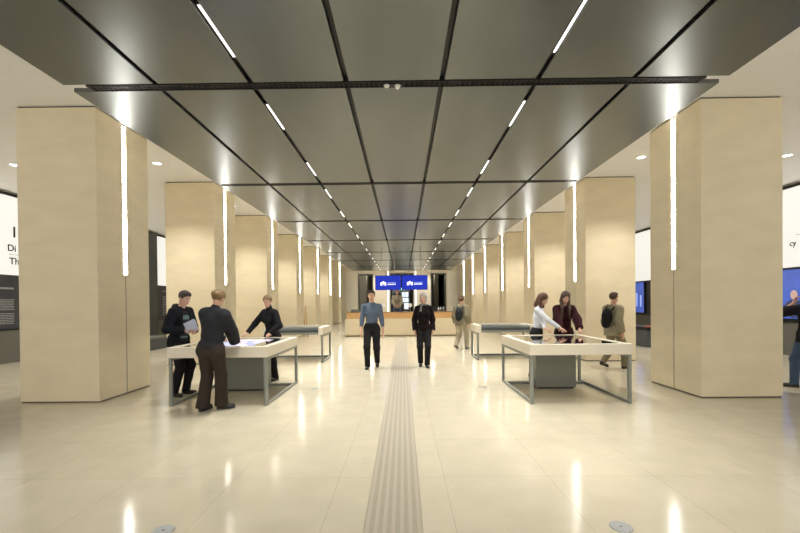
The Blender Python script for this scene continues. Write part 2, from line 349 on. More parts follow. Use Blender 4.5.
# ------------------------------------------------------------------ hung ceiling raft
PW = 2*RW/7
def panel_mesh():
    bm = bmesh.new(); bm_box(bm, .03, PW-.03, .14, RL-.012, 0, .05)
    return mesh(bm, 'ceiling_panel', .004)
pm = panel_mesh(); pm.materials.append(M['raft'])
for k in range(-1, 7):
    for i in range(7):
        o = bpy.data.objects.new('ceiling_panel', pm); COL.objects.link(o); o.location = (-RW+i*PW, Y0+k*RL, RZ)
        tag(o, 'long grey metal ceiling panel, %s from the left in the %s row from the front' % (ORD[i], ORD[k+1]), 'ceiling panel', 'metal panels of the hung ceiling')
tag(boxes('raft_frame', [(-3.69, 3.69, Y0-RL+.2, Y0+7*RL-.05, RZ+.075, RZ+.13)]+[(-RW+i*PW-.02, -RW+i*PW+.02, Y0-RL+.2, Y0+7*RL-.05, RZ+.052, RZ+.075) for i in range(1, 7)], M['black']), 'black frame carrying the metal panels, showing dark in the slots between them', 'ceiling frame')
def make_grille():
    r = empty('air_slot', (0, 0, 0)); X = 3.68
    boxes('channel', [(-X, X, 0, .128, .03, .045), (-X, X, 0, .012, -.012, .03), (-X, X, .116, .128, -.012, .03), (-X, -X+.03, .012, .116, -.012, .03), (X-.03, X, .012, .116, -.012, .03)], M['black'], r)
    n = 120; L_ = [(-X+.03+2*(X-.03)*i/n-.004, -X+.03+2*(X-.03)*i/n+.004, .012, .116, -.004, .02) for i in range(1, n)]
    L_ += [(-X+.03, X-.03, y-.005, y+.005, -.006, .022) for y in (.047, .081)]
    boxes('grille', L_, mat('slot_grille', (.014, .014, .013), .4, .5), r)
    return r
g0 = make_grille()
for k in range(0, 7):
    g = g0 if k == 0 else copy_tree(g0)
    g.location = (0, Y0+k*RL+.004, RZ+.005)
    tag(g, 'black slotted air grille crossing the metal ceiling, %s from the camera' % ORD[k], 'air grille', 'black grilles across the hung ceiling')
def make_line():
    r = empty('slot_light', (0, 0, 0)); boxes('housing', [(-.026, .026, 0, .80, .012, .05)], M['black'], r)
    boxes('lens', [(-.004, .020, .02, .76, .006, .0119)], M['line'], r); return r
l0 = make_line(); first = True; cnt = {-1: 0, 1: 0}
for k in range(-1, 7):
    for off in (.52, 2.72):
        for s in (-1, 1):
            if k == -1 and off < 1: continue
            l = l0 if first else copy_tree(l0); first = False
            l.location = (s*(RW-2*PW), Y0+k*RL+off, RZ+.002)
            cnt[s] += 1; n = cnt[s]
            nth = ['nearest', 'second nearest', 'third', 'fourth', 'fifth', 'sixth', 'seventh', 'eighth', 'ninth', 'tenth', 'eleventh', 'twelfth', 'thirteenth', 'fourteenth', 'farthest'][n-1]
            tag(l, 'slim white light in the %s lit ceiling slot, %s of its line' % ('left' if s < 0 else 'right', nth), 'ceiling light', 'slim lights in the ceiling slots')
            a = bpy.data.lights.new('slot_lamp', 'AREA'); a.shape = 'RECTANGLE'; a.size = .03; a.size_y = .76; a.energy = HALL_W*.2; a.color = (1, .97, .91); a.spread = math.radians(95)
            ao = bpy.data.objects.new('lamp', a); COL.objects.link(ao); ao.parent = l; ao.location = (0, .4, .002)
s = empty('ceiling_sensor', (-.09, Y0+.02, RZ), 0, 'small white sensor pair in the middle of the nearest ceiling grille', 'sensor')
cyls('cap', [((0, .05, -.03), (0, .05, -.012), .028, .034)], M['whiteplastic'], s); cyls('cap', [((.13, .06, -.045), (.13, .06, -.012), .02, .04)], M['whiteplastic'], s); boxes('bracket', [(-.05, .2, .02, .09, -.012, -.002)], M['black'], s)
# recessed downlights of the side ceiling
def make_down():
    r = empty('downlight', (0, 0, 0))
    bm = bmesh.new(); n = 24
    def ring(rad, z): return [bm.verts.new((rad*math.cos(2*math.pi*i/n), rad*math.sin(2*math.pi*i/n), z)) for i in range(n)]
    rs = [ring(.115, 0), ring(.115, -.008), ring(.09, -.010), ring(.085, .0)]
    for a, b in zip(rs, rs[1:]):
        for i in range(n): bm.faces.new((a[i], a[(i+1) % n], b[(i+1) % n], b[i]))
    new_obj('trim_ring', mesh(bm, 'trim_ring'), M['whiteplastic'], r); cyls('lens', [((0, 0, -.004), (0, 0, 0), .084)], M['down'], r)
    l = bpy.data.lights.new('downlight_lamp', 'SPOT'); l.energy = DOWN_W; l.spot_size = math.radians(110); l.spot_blend = .8; l.color = (1, .96, .9); l.shadow_soft_size = .06
    lo = bpy.data.objects.new('lamp', l); COL.objects.link(lo); lo.parent = r; lo.location = (0, 0, -.03)
    return r
d0 = make_down(); first = True
for k in range(0, 5):
    for s in (-1, 1):
        for xx, nm in ((5.39, 'close to the column row'), (8.6, 'near the outer wall')):
            if xx > 6 and k > 1: continue
            dd = d0 if first else copy_tree(d0); first = False
            dd.location = (s*xx, 8.93+k*RL, CH+.029)
            tag(dd, 'round downlight in the %s side ceiling, %s, %s bay' % ('left' if s < 0 else 'right', nm, ORD[k]), 'downlight', 'round downlights in the side ceilings')
for i, xx in enumerate((-1.8, 1.8)):  # extra downlights added only to brighten the end wall
    dd = copy_tree(d0); dd.location = (xx, 33.1, CH+.029)
    tag(dd, 'round downlight added to brighten the end wall, %s of the blue screens' % ('left', 'right')[i], 'downlight', 'downlights added to brighten the end wall')
for xx in (-2.85, 2.75, 0):  # added fill lights without fixtures, lifting the dark back room
    rl = bpy.data.lights.new('back_room_fill', 'POINT'); rl.energy = 70; rl.color = (1, .85, .65); rl.shadow_soft_size = .2
    ro = bpy.data.objects.new('back_room_fill', rl); COL.objects.link(ro); ro.location = (xx, 37.2 if xx else 39.0, 4.2)
# ------------------------------------------------------------------ floor furniture
t = empty('tactile_strip', (0, 0, 0), 0, 'long ribbed tactile guiding strip down the middle of the floor', 'floor strip')
boxes('base', [(-.205, .205, 1.2, 17.6, 0.0005, .0015)], M['groove'], t)
for i in range(7):
    x = -.18+.06*i; boxes('rib', [(x-.013, x+.013, 1.2, 17.6, .0015, .0045)], M['tactile'], t)
def socket(x, y, r, label):
    t = empty('floor_socket', (x, y, 0), 0, label, 'floor socket', 'round metal floor sockets')
    bm = bmesh.new(); bm_cyl(bm, (0, 0, 0.0003), (0, 0, .004), r, r-.003, 40); new_obj('lid', mesh(bm, 'lid'), M['steel'], t)
    cyls('lock', [((0, 0, .0041), (0, 0, .0048), r*.09, None, 12)], M['black'], t)
socket(1.56, 2.74, .074, 'round steel floor socket cover at the bottom right of the floor')
socket(-1.58, 2.72, .074, 'round steel floor socket cover at the bottom left of the floor')
socket(1.52, 7.28, .07, 'round steel floor socket cover beside the near right table')
socket(-1.54, 7.24, .07, 'round steel floor socket cover beside the near left table')
# touch tables
def leg_loop(parent, x, y0, y1, z1, t=.045):
    h = t/2
    boxes('leg_frame', [(x-h, x+h, y0, y0+t, 0, z1), (x-h, x+h, y1-t, y1, 0, z1), (x-h, x+h, y0+t, y1-t, 0.004, t), (x-h, x+h, y0+t, y1-t, z1-t, z1)], M['frame'], parent, .003)
def touch_table(x0, x1, y0, y1, label, lit, pedx):
    t = empty('touch_table', ((x0+x1)/2, (y0+y1)/2, 0), 0, label, 'table', 'large touch screen tables'); W = (x1-x0)/2; D = (y1-y0)/2
    zt = .900; zb = .742; m = .105
    bm = bmesh.new()
    bm_box(bm, -W, W, -D, -D+m, zb, zt); bm_box(bm, -W, W, D-m, D, zb, zt); bm_box(bm, -W, -W+m, -D+m, D-m, zb, zt); bm_box(bm, W-m, W, -D+m, D-m, zb, zt)
    bm_box(bm, -W+m, W-m, -D+m, D-m, zb, zt-.03)
    new_obj('tabletop', mesh(bm, 'tabletop'), M['cream'], t)
    g = boxes('screen_glass', [(-W+m+.07, W-m-.07, -D+m+.05, D-m-.25, zt-.0299, zt-.003)], M['glass'], t)
    boxes('screen_border', [(-W+m+.002, W-m-.002, -D+m+.002, D-m-.002, zt-.0298, zt-.006)], M['bezel'], t)
    if lit:
        a = (x0+x1)/2
        boxes('lit_picture', [(-W+.35, .42, -D+.22, D-.70, zt-.0029, zt-.002)], M['table_e'], g)
        boxes('lit_picture', [(-W+.35, .45, D-.70, D-.50, zt-.0019, zt-.001), (.15, .50, -D+.22, -D+.30, zt-.0019, zt-.001)], M['table_e2'], g)
    for sx in (-1, 1): leg_loop(t, sx*(W-.03), -D+.02, D-.02, zb-.001)
    boxes('crossbar', [(-W+.052, W-.052, D-.30, D-.255, .004, .049)], M['frame'], t, .003)
    p = boxes('pedestal', [(pedx[0], pedx[1], D-.72, D-.305, .03, zb-.001)], M['pedestal'], t, .004)
    cyls('lock', [((pedx[0]+.05, D-.7235, zb-.08), (pedx[0]+.05, D-.7201, zb-.08), .012)], M['black'], p)
    boxes('pedestal_foot', [(pedx[0]+.03, pedx[1]-.03, D-.69, D-.335, 0, .0295)], M['black'], t)
touch_table(-3.50, -1.98, 6.02, 7.80, 'cream touch table with lit blue-white screen picture, near left, three people around it', True, (-.45, .33))
touch_table(1.98, 3.51, 6.00, 7.80, 'cream touch table with dark screen, near right, two women behind it', False, (-.32, .38))
def far_table(x0, x1, y0, y1, label):
    t = empty('display_table', ((x0+x1)/2, (y0+y1)/2, 0), 0, label, 'table', 'covered tables further back'); W = (x1-x0)/2; D = (y1-y0)/2; zt = .925; zb = .735
    for s in (-1, 1):
        a, b = sorted((s*W, s*(W-.12))); boxes('end_panel', [(a, b, -D, D, zb, zt)], M['cream'], t, .004)
        leg_loop(t, s*(W-.035), -D+.02, D-.02, zb-.001, .05)
    boxes('back_rail', [(-W+.1205, W-.1205, D-.1, D, zb, zt)], M['cream'], t, .004)
    bm = bmesh.new(); n = 10; pts = []
    for i in range(n+1):
        a = math.pi*i/n; pts.append((-D+.03+.42*(1-math.cos(a))*.5, .845+.085*math.sin(a)))
    pts = [(-D+.03, .80)]+pts+[(D-.101, .845), (D-.101, .80)]
    A = [bm.verts.new((-W+.121, y, z)) for y, z in pts]; B = [bm.verts.new((W-.121, y, z)) for y, z in pts]
    for i in range(len(pts)): j = (i+1) % len(pts); bm.faces.new((A[i], A[j], B[j], B[i]))
    bm.faces.new(A); bm.faces.new(B); new_obj('grey_cover', mesh(bm, 'grey_cover'), M['roll'], t)
    boxes('front_rail', [(-W+.121, W-.121, -D+.01, -D+.05, zb, .79)], M['frame'], t, .003)
    boxes('under_tray', [(-W+.121, W-.121, -D+.06, D-.101, zb, .795)], M['black'], t)
    boxes('crossbar', [(-W+.061, W-.061, D-.09, D-.04, .006, .056)], M['frame'], t, .003)
far_table(-3.57, -2.0, 10.35, 11.55, 'cream ended table under a rounded grey cover, further back on the left')
far_table(2.03, 3.57, 10.6, 11.6, 'cream ended table under a rounded grey cover, further back on the right')
# reception desk
t = empty('reception_desk', (0, 18.3, 0), 0, 'long cream reception desk with raised wooden counter at the hall end', 'desk')
boxes('body', [(-2.58, 2.64, 0, 1.1, .07, .82)], M['desk'], t, .006); boxes('kick_plate', [(-2.54, 2.60, .04, 1.06, 0, .07)], M['kick'], t)
boxes('counter_band', [(-2.52, 2.58, .10, .55, .8205, 1.11)], M['wood'], t, .006); boxes('counter_top', [(-2.54, 2.60, .08, .57, 1.1105, 1.125)], mat('counter_edge', (.16, .09, .04), .4), t)
boxes('floor_platform', [(-2.4, 2.4, 1.12, 3.0, 0, .36)], M['kick'], t)
def on_desk(o, label, cat): return tag(o, label, cat)
for x, lab in ((1.18, 'black monitor on the reception desk, left of the pair at its right end'), (1.55, 'black monitor on the reception desk, right of the pair at its right end')):
    t = empty('monitor', (x, 19.0, .82), 0, lab, 'monitor', 'monitors on the reception desk')
    boxes('casing', [(-.17, .17, 0, .035, .22, .50)], M['black'], t, .004); boxes('stand', [(-.03, .03, .03, .07, .01, .3), (-.12, .12, -.04, .16, 0, .01)], M['black'], t)
for x, lab in ((-.82, 'round white sign standing on the reception desk left of the receptionist'), (.42, 'round white sign standing on the reception desk right of the receptionist')):
    t = empty('counter_sign', (x, 18.65, 1.126), 0, lab, 'sign', 'round signs on the desk')
    cyls('disc', [((0, 0, .30), (0, .012, .30), .09, None, 24)], M['whiteplastic'], t); cyls('stem', [((0, .006, .006), (0, .006, .21), .006, None, 10), ((0, .006, 0), (0, .006, .006), .05, None, 20)], M['whiteplastic'], t)
t = empty('card_reader', (-.93, 18.55, 1.1255), 0, 'small black card reader on the desk behind the man in blue', 'card reader')
boxes('body', [(-.06, .06, 0, .12, 0, .05)], M['black'], t, .006); boxes('keypad', [(-.04, .04, .01, .06, .0505, .053)], M['plinth'], t)
for k, x in enumerate((1.75, 1.85, 1.97)):
    tag(cyls('bottle', [((x, 18.8, 1.126), (x, 18.8, 1.28), .03, .03, 14), ((x, 18.8, 1.28), (x, 18.8, 1.34), .03, .012, 14)], M['steel'] if k else M['whiteplastic']), ['white bottle', 'steel bottle, left of the two', 'steel bottle, rightmost'][k]+' standing on the reception desk right end', 'bottle', 'bottles on the desk')
t = empty('brochure_rack', (-2.05, 18.6, 1.126), 0, 'small grey brochure rack on the left end of the desk', 'rack')
boxes('tray', [(-.3, .3, 0, .2, 0, .02), (-.3, .3, .18, .2, .02, .12)], M['plinth'], t, .003); boxes('divider', [(-.3, -.28, 0, .18, .0205, .1), (.28, .3, 0, .18, .0205, .1)], M['plinth'], t)
tag(boxes('paper_sheet', [(.0, .3, 18.62, 18.8, 1.1255, 1.130)], M['paper']), 'white sheet lying on the wooden counter in front of the receptionist', 'paper')
# blue screens above the desk
def blue_screen(xc, label):
    t = empty('hanging_screen', (xc, 19.0, 2.15), 0, label, 'screen', 'blue screens over the desk')
    boxes('casing', [(-.615, .615, 0, .06, 0, .70)], M['black'], t, .004); s = boxes('display', [(-.60, .60, -.004, -.0005, .015, .685)], M['blue'], t)
    bm = bmesh.new(); y0, y1 = -.008, -.0045
    def poly(pts):
        A = [bm.verts.new((x, y0, z)) for x, z in pts]; B = [bm.verts.new((x, y1, z)) for x, z in pts]
        for q in range(len(pts)): bm.faces.new((A[q], A[(q+1) % len(pts)], B[(q+1) % len(pts)], B[q]))
        bm.faces.new(A); bm.faces.new(B)
    for a, b in ((-.365, -.30), (-.155, -.09)): poly([(a, .22), (b, .22), (b, .35), ((a+b)/2, .385), (a, .35)])     # two wings
    poly([(-.295, .31), (-.16, .31), (-.16, .38), (-.2275, .425), (-.295, .38)])                                     # raised middle with a gable
    for a in (-.295, -.235, -.175): poly([(a, .22), (a+.018, .22), (a+.018, .309), (a, .309)])
    new_obj('logo', mesh(bm, 'logo'), M['white_e'], s)
    random.seed(5)
    for z, hgt, mm in ((.335, .035, M['screenl']), (.25, .050, M['white_e'])):
        bm = bmesh.new(); x = -.03
        while x < .36:
            l = random.uniform(.018, .032); bm_box(bm, x, x+l, y0, y1, z, z+hgt); x += l+.009
        new_obj('lettering', mesh(bm, 'lettering'), mm, s)
    cyls('hanger', [((-.3, .03, .70), (-.3, .03, 2.02), .012, None, 10), ((.3, .03, .70), (.3, .03, 2.02), .012, None, 10)], M['steel'], t)
blue_screen(-.615, 'blue screen with white logo above the desk, the left of the pair'); blue_screen(.645, 'blue screen with white logo above the desk, the right of the pair')
t = empty('wooden_easel', (-4.47, 18.5, 0), 0, 'slender brown wooden easel leaning before the left columns', 'easel')
cyls('pole', [((-.05, 0, 0), (0, .08, 1.45), .035, .012, 10), ((.12, 0, 0), (0.02, .08, 1.4), .03, .012, 10)], M['wood'], t); boxes('crossbar', [(-.06, .12, .02, .04, .5, .54)], M['wood'], t)
# ------------------------------------------------------------------ people
VOX = 0.007
def V(*a): return np.array(a, dtype=np.float64)
def unit(v): return v/np.linalg.norm(v)
def Rx(a): c, s = math.cos(a), math.sin(a); return np.array([[1, 0, 0], [0, c, -s], [0, s, c]])
def Ry(a): c, s = math.cos(a), math.sin(a); return np.array([[c, 0, s], [0, 1, 0], [-s, 0, c]])
def Rz(a): c, s = math.cos(a), math.sin(a); return np.array([[c, -s, 0], [s, c, 0], [0, 0, 1]])
class Field:
    """Smoothly blended rounded shapes on a grid, turned into one closed mesh."""
    def __init__(self, lo, hi, h):
        self.h = h; self.lo = np.array(lo)-3*h; self.n = np.ceil((np.array(hi)-self.lo)/h).astype(int)+4
        self.D = np.full(self.n, 1.0, dtype=np.float32); self.keep = None
    def window(self, lo, hi):
        a = np.clip(np.floor((np.array(lo)-self.lo)/self.h).astype(int), 0, self.n); b = np.clip(np.ceil((np.array(hi)-self.lo)/self.h).astype(int)+1, 0, self.n)
        if (b <= a).any(): return None, None
        g = [(self.lo[i]+np.arange(a[i], b[i])*self.h).astype(np.float32) for i in range(3)]
        return (slice(a[0], b[0]), slice(a[1], b[1]), slice(a[2], b[2])), np.stack(np.meshgrid(*g, indexing='ij'), -1)
    def blend(self, sl, d, k):
        A = self.D[sl]
        if k <= 0: self.D[sl] = np.minimum(A, d); return
        h = np.maximum(k-np.abs(A-d), 0)/k; self.D[sl] = np.minimum(A, d)-h*h*k*.25
    def cone(self, a, b, r1, r2, k=.02, cut=None, sub=False):
        a = np.array(a, float); b = np.array(b, float); r = max(r1, r2)+k+.03
        sl, P = self.window(np.minimum(a, b)-r, np.maximum(a, b)+r)
        if sl is None: return
        ab = b-a; L2 = max(float(ab@ab), 1e-9); q = P-a.astype(np.float32); t = np.clip((q@ab.astype(np.float32))/L2, 0, 1)
        d = np.linalg.norm(q-t[..., None]*ab.astype(np.float32), axis=-1)-(r1+(r2-r1)*t)
        if cut is not None: d = np.maximum(d, (P-np.array(cut[0], np.float32))@np.array(cut[1], np.float32))
        if sub: self.cutout(sl, d, k)
        else: self.blend(sl, d, k)
    def ell(self, c, r, R=None, k=.02, sub=False):
        c = np.array(c, float); r = np.array(r, float); m = r.max()+k+.03
        sl, P = self.window(c-m, c+m)
        if sl is None: return
        q = P-c.astype(np.float32)
        if R is not None: q = q@R.astype(np.float32)
        k0 = np.linalg.norm(q/r.astype(np.float32), axis=-1); k1 = np.linalg.norm(q/(r*r).astype(np.float32), axis=-1)+1e-6
        d = k0*(k0-1)/k1
        if sub: self.cutout(sl, d, k)
        else: self.blend(sl, d, k)
    def cutout(self, sl, d, k):
        A = self.D[sl]; h = np.maximum(k-np.abs(A+d), 0)/max(k, 1e-6); self.D[sl] = np.maximum(A, -d)+h*h*k*.25
    def plane(self, p, n):
        sl, P = self.window(self.lo, self.lo+self.n*self.h)
        self.D = np.maximum(self.D, (P-np.array(p, np.float32))@np.array(unit(np.array(n, float)), np.float32))
    def wrinkle(self, amp, f=28, seed=0, ver=0.5):
        rs = np.random.RandomState(seed); sl, P = self.window(self.lo, self.lo+self.n*self.h); w_ = 0
        for i in range(5):
            d = rs.randn(3); d[2] *= ver*2.2; d = unit(d)*f*(.5+.35*i); w_ = w_+np.sin(P@d.astype(np.float32)+rs.rand()*6+1.5*np.sin(P[..., 2]*11+i))/(1+.4*i)
        self.D += (amp*w_/2.2).astype(np.float32)
    def mesh(self, name, m, parent):
        D = self.D; D[0] = D[-1] = 1; D[:, 0] = D[:, -1] = 1; D[:, :, 0] = D[:, :, -1] = 1
        ins = D < 0; n = D.shape; acc = np.zeros((n[0]-1, n[1]-1, n[2]-1, 3), np.float32); cnt = np.zeros(acc.shape[:3], np.int32)
        def S(o): return D[o[0]:n[0]-1+o[0], o[1]:n[1]-1+o[1], o[2]:n[2]-1+o[2]]
        cs = [(i, j, k) for i in (0, 1) for j in (0, 1) for k in (0, 1)]
        for c in cs:
            for ax in range(3):
                if c[ax]: continue
                e = list(c); e[ax] = 1; a = S(c); b = S(e); x = (a < 0) != (b < 0)
                t = np.where(x, a/np.where(x, a-b, 1), 0)
                for q in range(3): acc[..., q] += x*(c[q]+(t if q == ax else 0))
                cnt += x
        act = cnt > 0; idx = np.full(cnt.shape, -1, np.int64); idx[act] = np.arange(act.sum())
        loc = np.argwhere(act).astype(np.float32)+acc[act]/cnt[act][:, None]; verts = loc*self.h+self.lo
        quads = []
        for ax in range(3):
            sa = [slice(1, n[i]-1) for i in range(3)]; sb = list(sa); sa[ax] = slice(0, n[ax]-1); sb[ax] = slice(1, n[ax])
            A = ins[tuple(sa)]; B = ins[tuple(sb)]; p = np.argwhere(A != B)
            if not len(p): continue
            fl = A[tuple(p.T)]; o = np.ones(3, int); o[ax] = 0; p = p+o
            u, v = [(1, 2), (2, 0), (0, 1)][ax]; eu = np.zeros(3, int); eu[u] = 1; ev = np.zeros(3, int); ev[v] = 1
            q = np.stack([idx[tuple((p-eu-ev).T)], idx[tuple((p-ev).T)], idx[tuple(p.T)], idx[tuple((p-eu).T)]], 1)
            q[~fl] = q[~fl][:, ::-1]; quads.append(q)
        q = np.concatenate(quads)
        me = bpy.data.meshes.new(name); me.vertices.add(len(verts)); me.vertices.foreach_set('co', verts.astype(np.float32).ravel())
        me.loops.add(q.size); me.loops.foreach_set('vertex_index', q.astype(np.int32).ravel())
        me.polygons.add(len(q)); me.polygons.foreach_set('loop_start', np.arange(0, q.size, 4, dtype=np.int32))
        me.polygons.foreach_set('use_smooth', np.ones(len(q), bool)); me.update(calc_edges=True); me.validate()
        return new_obj(name, me, m, parent)
def ik(a, b, l1, l2, hint):
    a = np.array(a, float); b = np.array(b, float); d = b-a; L = np.linalg.norm(d); Lm = (l1+l2)*.995
    if L > Lm: d = d/L*Lm; L = Lm; b = a+d
    L = max(L, abs(l1-l2)+.01); x = (l1*l1-l2*l2+L*L)/(2*L); y = math.sqrt(max(l1*l1-x*x, 0)); u = d/np.linalg.norm(d)
    h = np.array(hint, float); h = h-u*(h@u); h = unit(h); return a+u*x+h*y, b
def person(loc, rz, label, H=1.75, female=False, pel=(0, 0), drop=0.0, lean=0.0, side=0.0, twist=0.0, head=(0, 0), tilt=0.0,
           hands=None, elbows=None, hdir=(None, None), curl=(.35, .35), feet=None, toes=(0.0, 0.0), heel=(0, 0), clothes=None, hair=None, skin='skin', knees=None, vox=None, palm=(None, None), pieces=()):
    """Local frame: +x is the person's right, +y the way they face. Returns the root Empty."""
    root = empty('person', loc, rz, label, 'person'); s = H/1.75; h = vox or VOX; fm = female
    P = V(pel[0], pel[1], .935*s-drop); T = Rz(twist)@Ry(side)@Rx(-lean)      # torso frame
    def tp(x, y, z): return P+T@(V(x, y, z)*s)
    nb = tp(0, -.012, .525); HR = Rz(-head[0])@Ry(tilt)@Rx(-head[1]); HR = HR if head is not None else T
    hc = nb+T@V(0, .0, .075)*s+HR@V(0, .022, .105)*s*.98                                   # head centre
    def hp(x, y, z): return hc+HR@(V(x, y, z)*s*.985)
    sw = (.148 if fm else .172); sh = [tp(sg*sw, -.01, .455) for sg in (-1, 1)]; hip = [P+Rz(twist*.5)@V(sg*.088, 0, -.03)*s for sg in (-1, 1)]
    feet = feet or [(-.10, 0), (.10, 0)]; ank = [V(f[0], f[1], .085*s+hl) for f, hl in zip(feet, heel)]
    kn = []; an = []
    for i in range(2):
        kh = (knees[i] if knees else (0.05*(-1, 1)[i], 1, 0)); k_, a_ = ik(hip[i], ank[i], .43*s, .425*s, kh); kn.append(k_); an.append(a_)
    hands = hands or [(-.24, .06, .80), (.24, .06, .80)]; elbows = elbows or [(-.2, -1, -.2), (.2, -1, -.2)]
    el = []; wr = []
    for i in range(2):
        e_, w_ = ik(sh[i], V(*hands[i]), .295*s, .255*s, elbows[i]); el.append(e_); wr.append(w_)
    def hand_pts(i):
        """finger chains as (a, b, r1, r2)"""
        u = unit(wr[i]-el[i]) if hdir[i] is None else unit(V(*hdir[i])); sd = (-1, 1)[i]
        pn = V(-sd, 0, 0) if palm[i] is None else V(*palm[i]); pn = unit(pn-u*(pn@u)); q = np.cross(u, pn)*(-sd)   # q points to the thumb side
        f = .88*s if fm else .98*s; W = wr[i]; C = []; c0 = curl[i]
        for j, (o, fl) in enumerate(((.031, .92), (.011, 1.0), (-.010, .95), (-.029, .76))):
            kpt = W+u*.088*f*(1 if j < 3 else .93)+q*o*f; C.append((W+u*.012*f+q*o*.55*f, kpt, .0145*f, .0125*f, .014)); a = kpt; ang = c0*.6
            for L, r in ((.043, .0092), (.027, .0085), (.021, .0076)):
                d = u*math.cos(ang)+pn*math.sin(ang); d = unit(d+q*o*1.2); b = a+d*L*fl*f; C.append((a, b, r*f, r*.93*f, .003)); a = b; ang += c0*(.9+.1*j)
        a = W+u*.022*f+q*.022*f; b = a+unit(u*.65+q*.75+pn*.25)*.043*f; C.append((a, b, .0145*f, .0108*f, .010)); c = b+unit(u*.9+q*.35+pn*.3)*.032*f; C.append((b, c, .0102*f, .0085*f, .003)); d = c+unit(u+q*.05+pn*.35)*.022*f; C.append((c, d, .0085*f, .0075*f, .003))
        return C
    # rotate-about-x sign: lean > 0 bends forward
    allp = [P, nb, hc, hc+V(0, 0, .13), *sh, *hip, *kn, *an, *el, *wr]+[c[1] for i in range(2) for c in hand_pts(i)]+[tp(0, -.15, 0), tp(0, .15, .4)]
    lo = np.min(allp, 0)-.19; hi = np.max(allp, 0)+.19; lo[2] = min(lo[2], -.01); lo[2] = -.01
    def legdirs(i): t = toes[i]; return V(math.sin(t), math.cos(t), 0)
    def torso(F, g, k=.035):
        bw = .9 if fm else 1.0
        F.ell(tp(0, .0, .33), V(.148*bw+g, .098+g, .165+g)*s, T, k); F.ell(tp(0, .0, .16), V(.122*bw+g, .086+g, .15+g)*s, T, k)
        F.ell(tp(0, -.005, .0), V(.150+g*.9, .103+g*.8, .115+g*.5)*s, T, k)
        F.cone(tp(-sw+.045, -.012, .450), tp(sw-.045, -.012, .450), .050*s+g, .050*s+g, k)
        for sg in (-1, 1): F.cone(tp(sg*.03, -.018, .505), tp(sg*(sw-.02), -.012, .448), .036*s+g*.7, .042*s+g*.9, .03)
        if fm:
            for sg in (-1, 1): F.ell(tp(sg*.068, .078, .325), V(.058+g*.6, .05+g*.7, .058+g*.6)*s, T, .04)
    def hipsg(F, g, k=.04):
        F.ell(P+V(0, -.003, -.01)*s, V(.150+g, .10+g, .10+g)*s, T, k)
        for i, sg in enumerate((-1, 1)): F.ell(hip[i]+T@V(sg*.0, -.032, -.02)*s, V(.078+g, .070+g, .085+g)*s, T, k)
    # body
    F = Field(lo, hi, h); torso(F, 0); hipsg(F, 0)
    for i in range(2):
        F.cone(sh[i], el[i], .047*s, .037*s, .03); F.cone(el[i], wr[i], .040*s, .026*s*(.92 if fm else 1), .015)
        F.cone(hip[i], kn[i], .080*s, .053*s, .04); F.cone(kn[i], an[i], .051*s, .034*s, .02); m_ = kn[i]*.68+an[i]*.32; F.ell(m_+V(0, -.018, 0), V(.045, .045, .10)*s, None, .03)
        d = legdirs(i); F.cone(an[i]-d*.02+V(0, 0, -.035)*s, an[i]+d*.13*s+V(0, 0, -.055*s-heel[i]*.6), .034*s, .026*s, .03)
        for c in hand_pts(i): F.cone(*c[:4], k=c[4])
    F.cone(nb-V(0, 0, .02), hc+HR@V(0, -.02, -.05)*s, .056*s*(.88 if fm else 1), .050*s*(.88 if fm else 1), .03)
    F.ell(hp(0, -.014, .030), V(.073, .092, .083)*s, HR, .02); F.ell(hp(0, .020, -.030), V(.058, .066, .080)*s, HR, .03); F.ell(hp(0, .042, -.078), V(.040 if not fm else .034, .040, .032)*s, HR, .03)
    F.cone(hp(-.03, .076, .022), hp(.03, .076, .022), .012*s, .012*s, .015); F.cone(hp(0, .086, .008), hp(0, .106, -.028), .007*s, .0125*s, .012)
    F.ell(hp(0, .083, -.060), V(.022, .012, .012)*s, HR, .012)
    for sg in (-1, 1):
        F.ell(hp(sg*.031, .094, .002), V(.016, .014, .011)*s, HR, .012, sub=True); F.ell(hp(sg*.076, -.006, -.012), V(.010, .019, .030)*s, HR, .006)
    body = F.mesh('body', M[skin], root)
    # face details
    for sg in (-1, 1):
        bm = bmesh.new(); bmesh.ops.create_uvsphere(bm, u_segments=14, v_segments=10, radius=.0108*s); ca = hp(sg*.031, .0765, .002)
        look = HR@V(0, 1, -.25)
        for f in bm.faces: f.smooth = True; f.material_index = 1 if f.calc_center_median().normalized().dot(Vector(unit(look))) > .78 else 0
        bmesh.ops.translate(bm, verts=bm.verts, vec=Vector(ca)); new_obj('eye', mesh(bm, 'eye'), [M['eyewhite'], M['iris']], root)
        bm = bmesh.new(); bm_cyl(bm, hp(sg*.016, .0935, .021), hp(sg*.047, .081, .023), .0042*s, .0026*s, 8); new_obj('eyebrow', mesh(bm, 'eyebrow'), M[hair[1]] if hair else M['hair_dark'], root)
    F = Field(hc-.13, hc+.13, .0035); F.ell(hp(0, .0915, -.0555), V(.020, .0065, .0050)*s, HR, .002); F.ell(hp(0, .0905, -.065), V(.017, .0065, .0055)*s, HR, .003); F.mesh('lips', M['lip'], root)
    # clothes
    rise = .0 if any(c[0] in ('top', 'jacket') and len(c) > 2 and c[2].get('hem', -.02) < -.04 for c in clothes) else .10
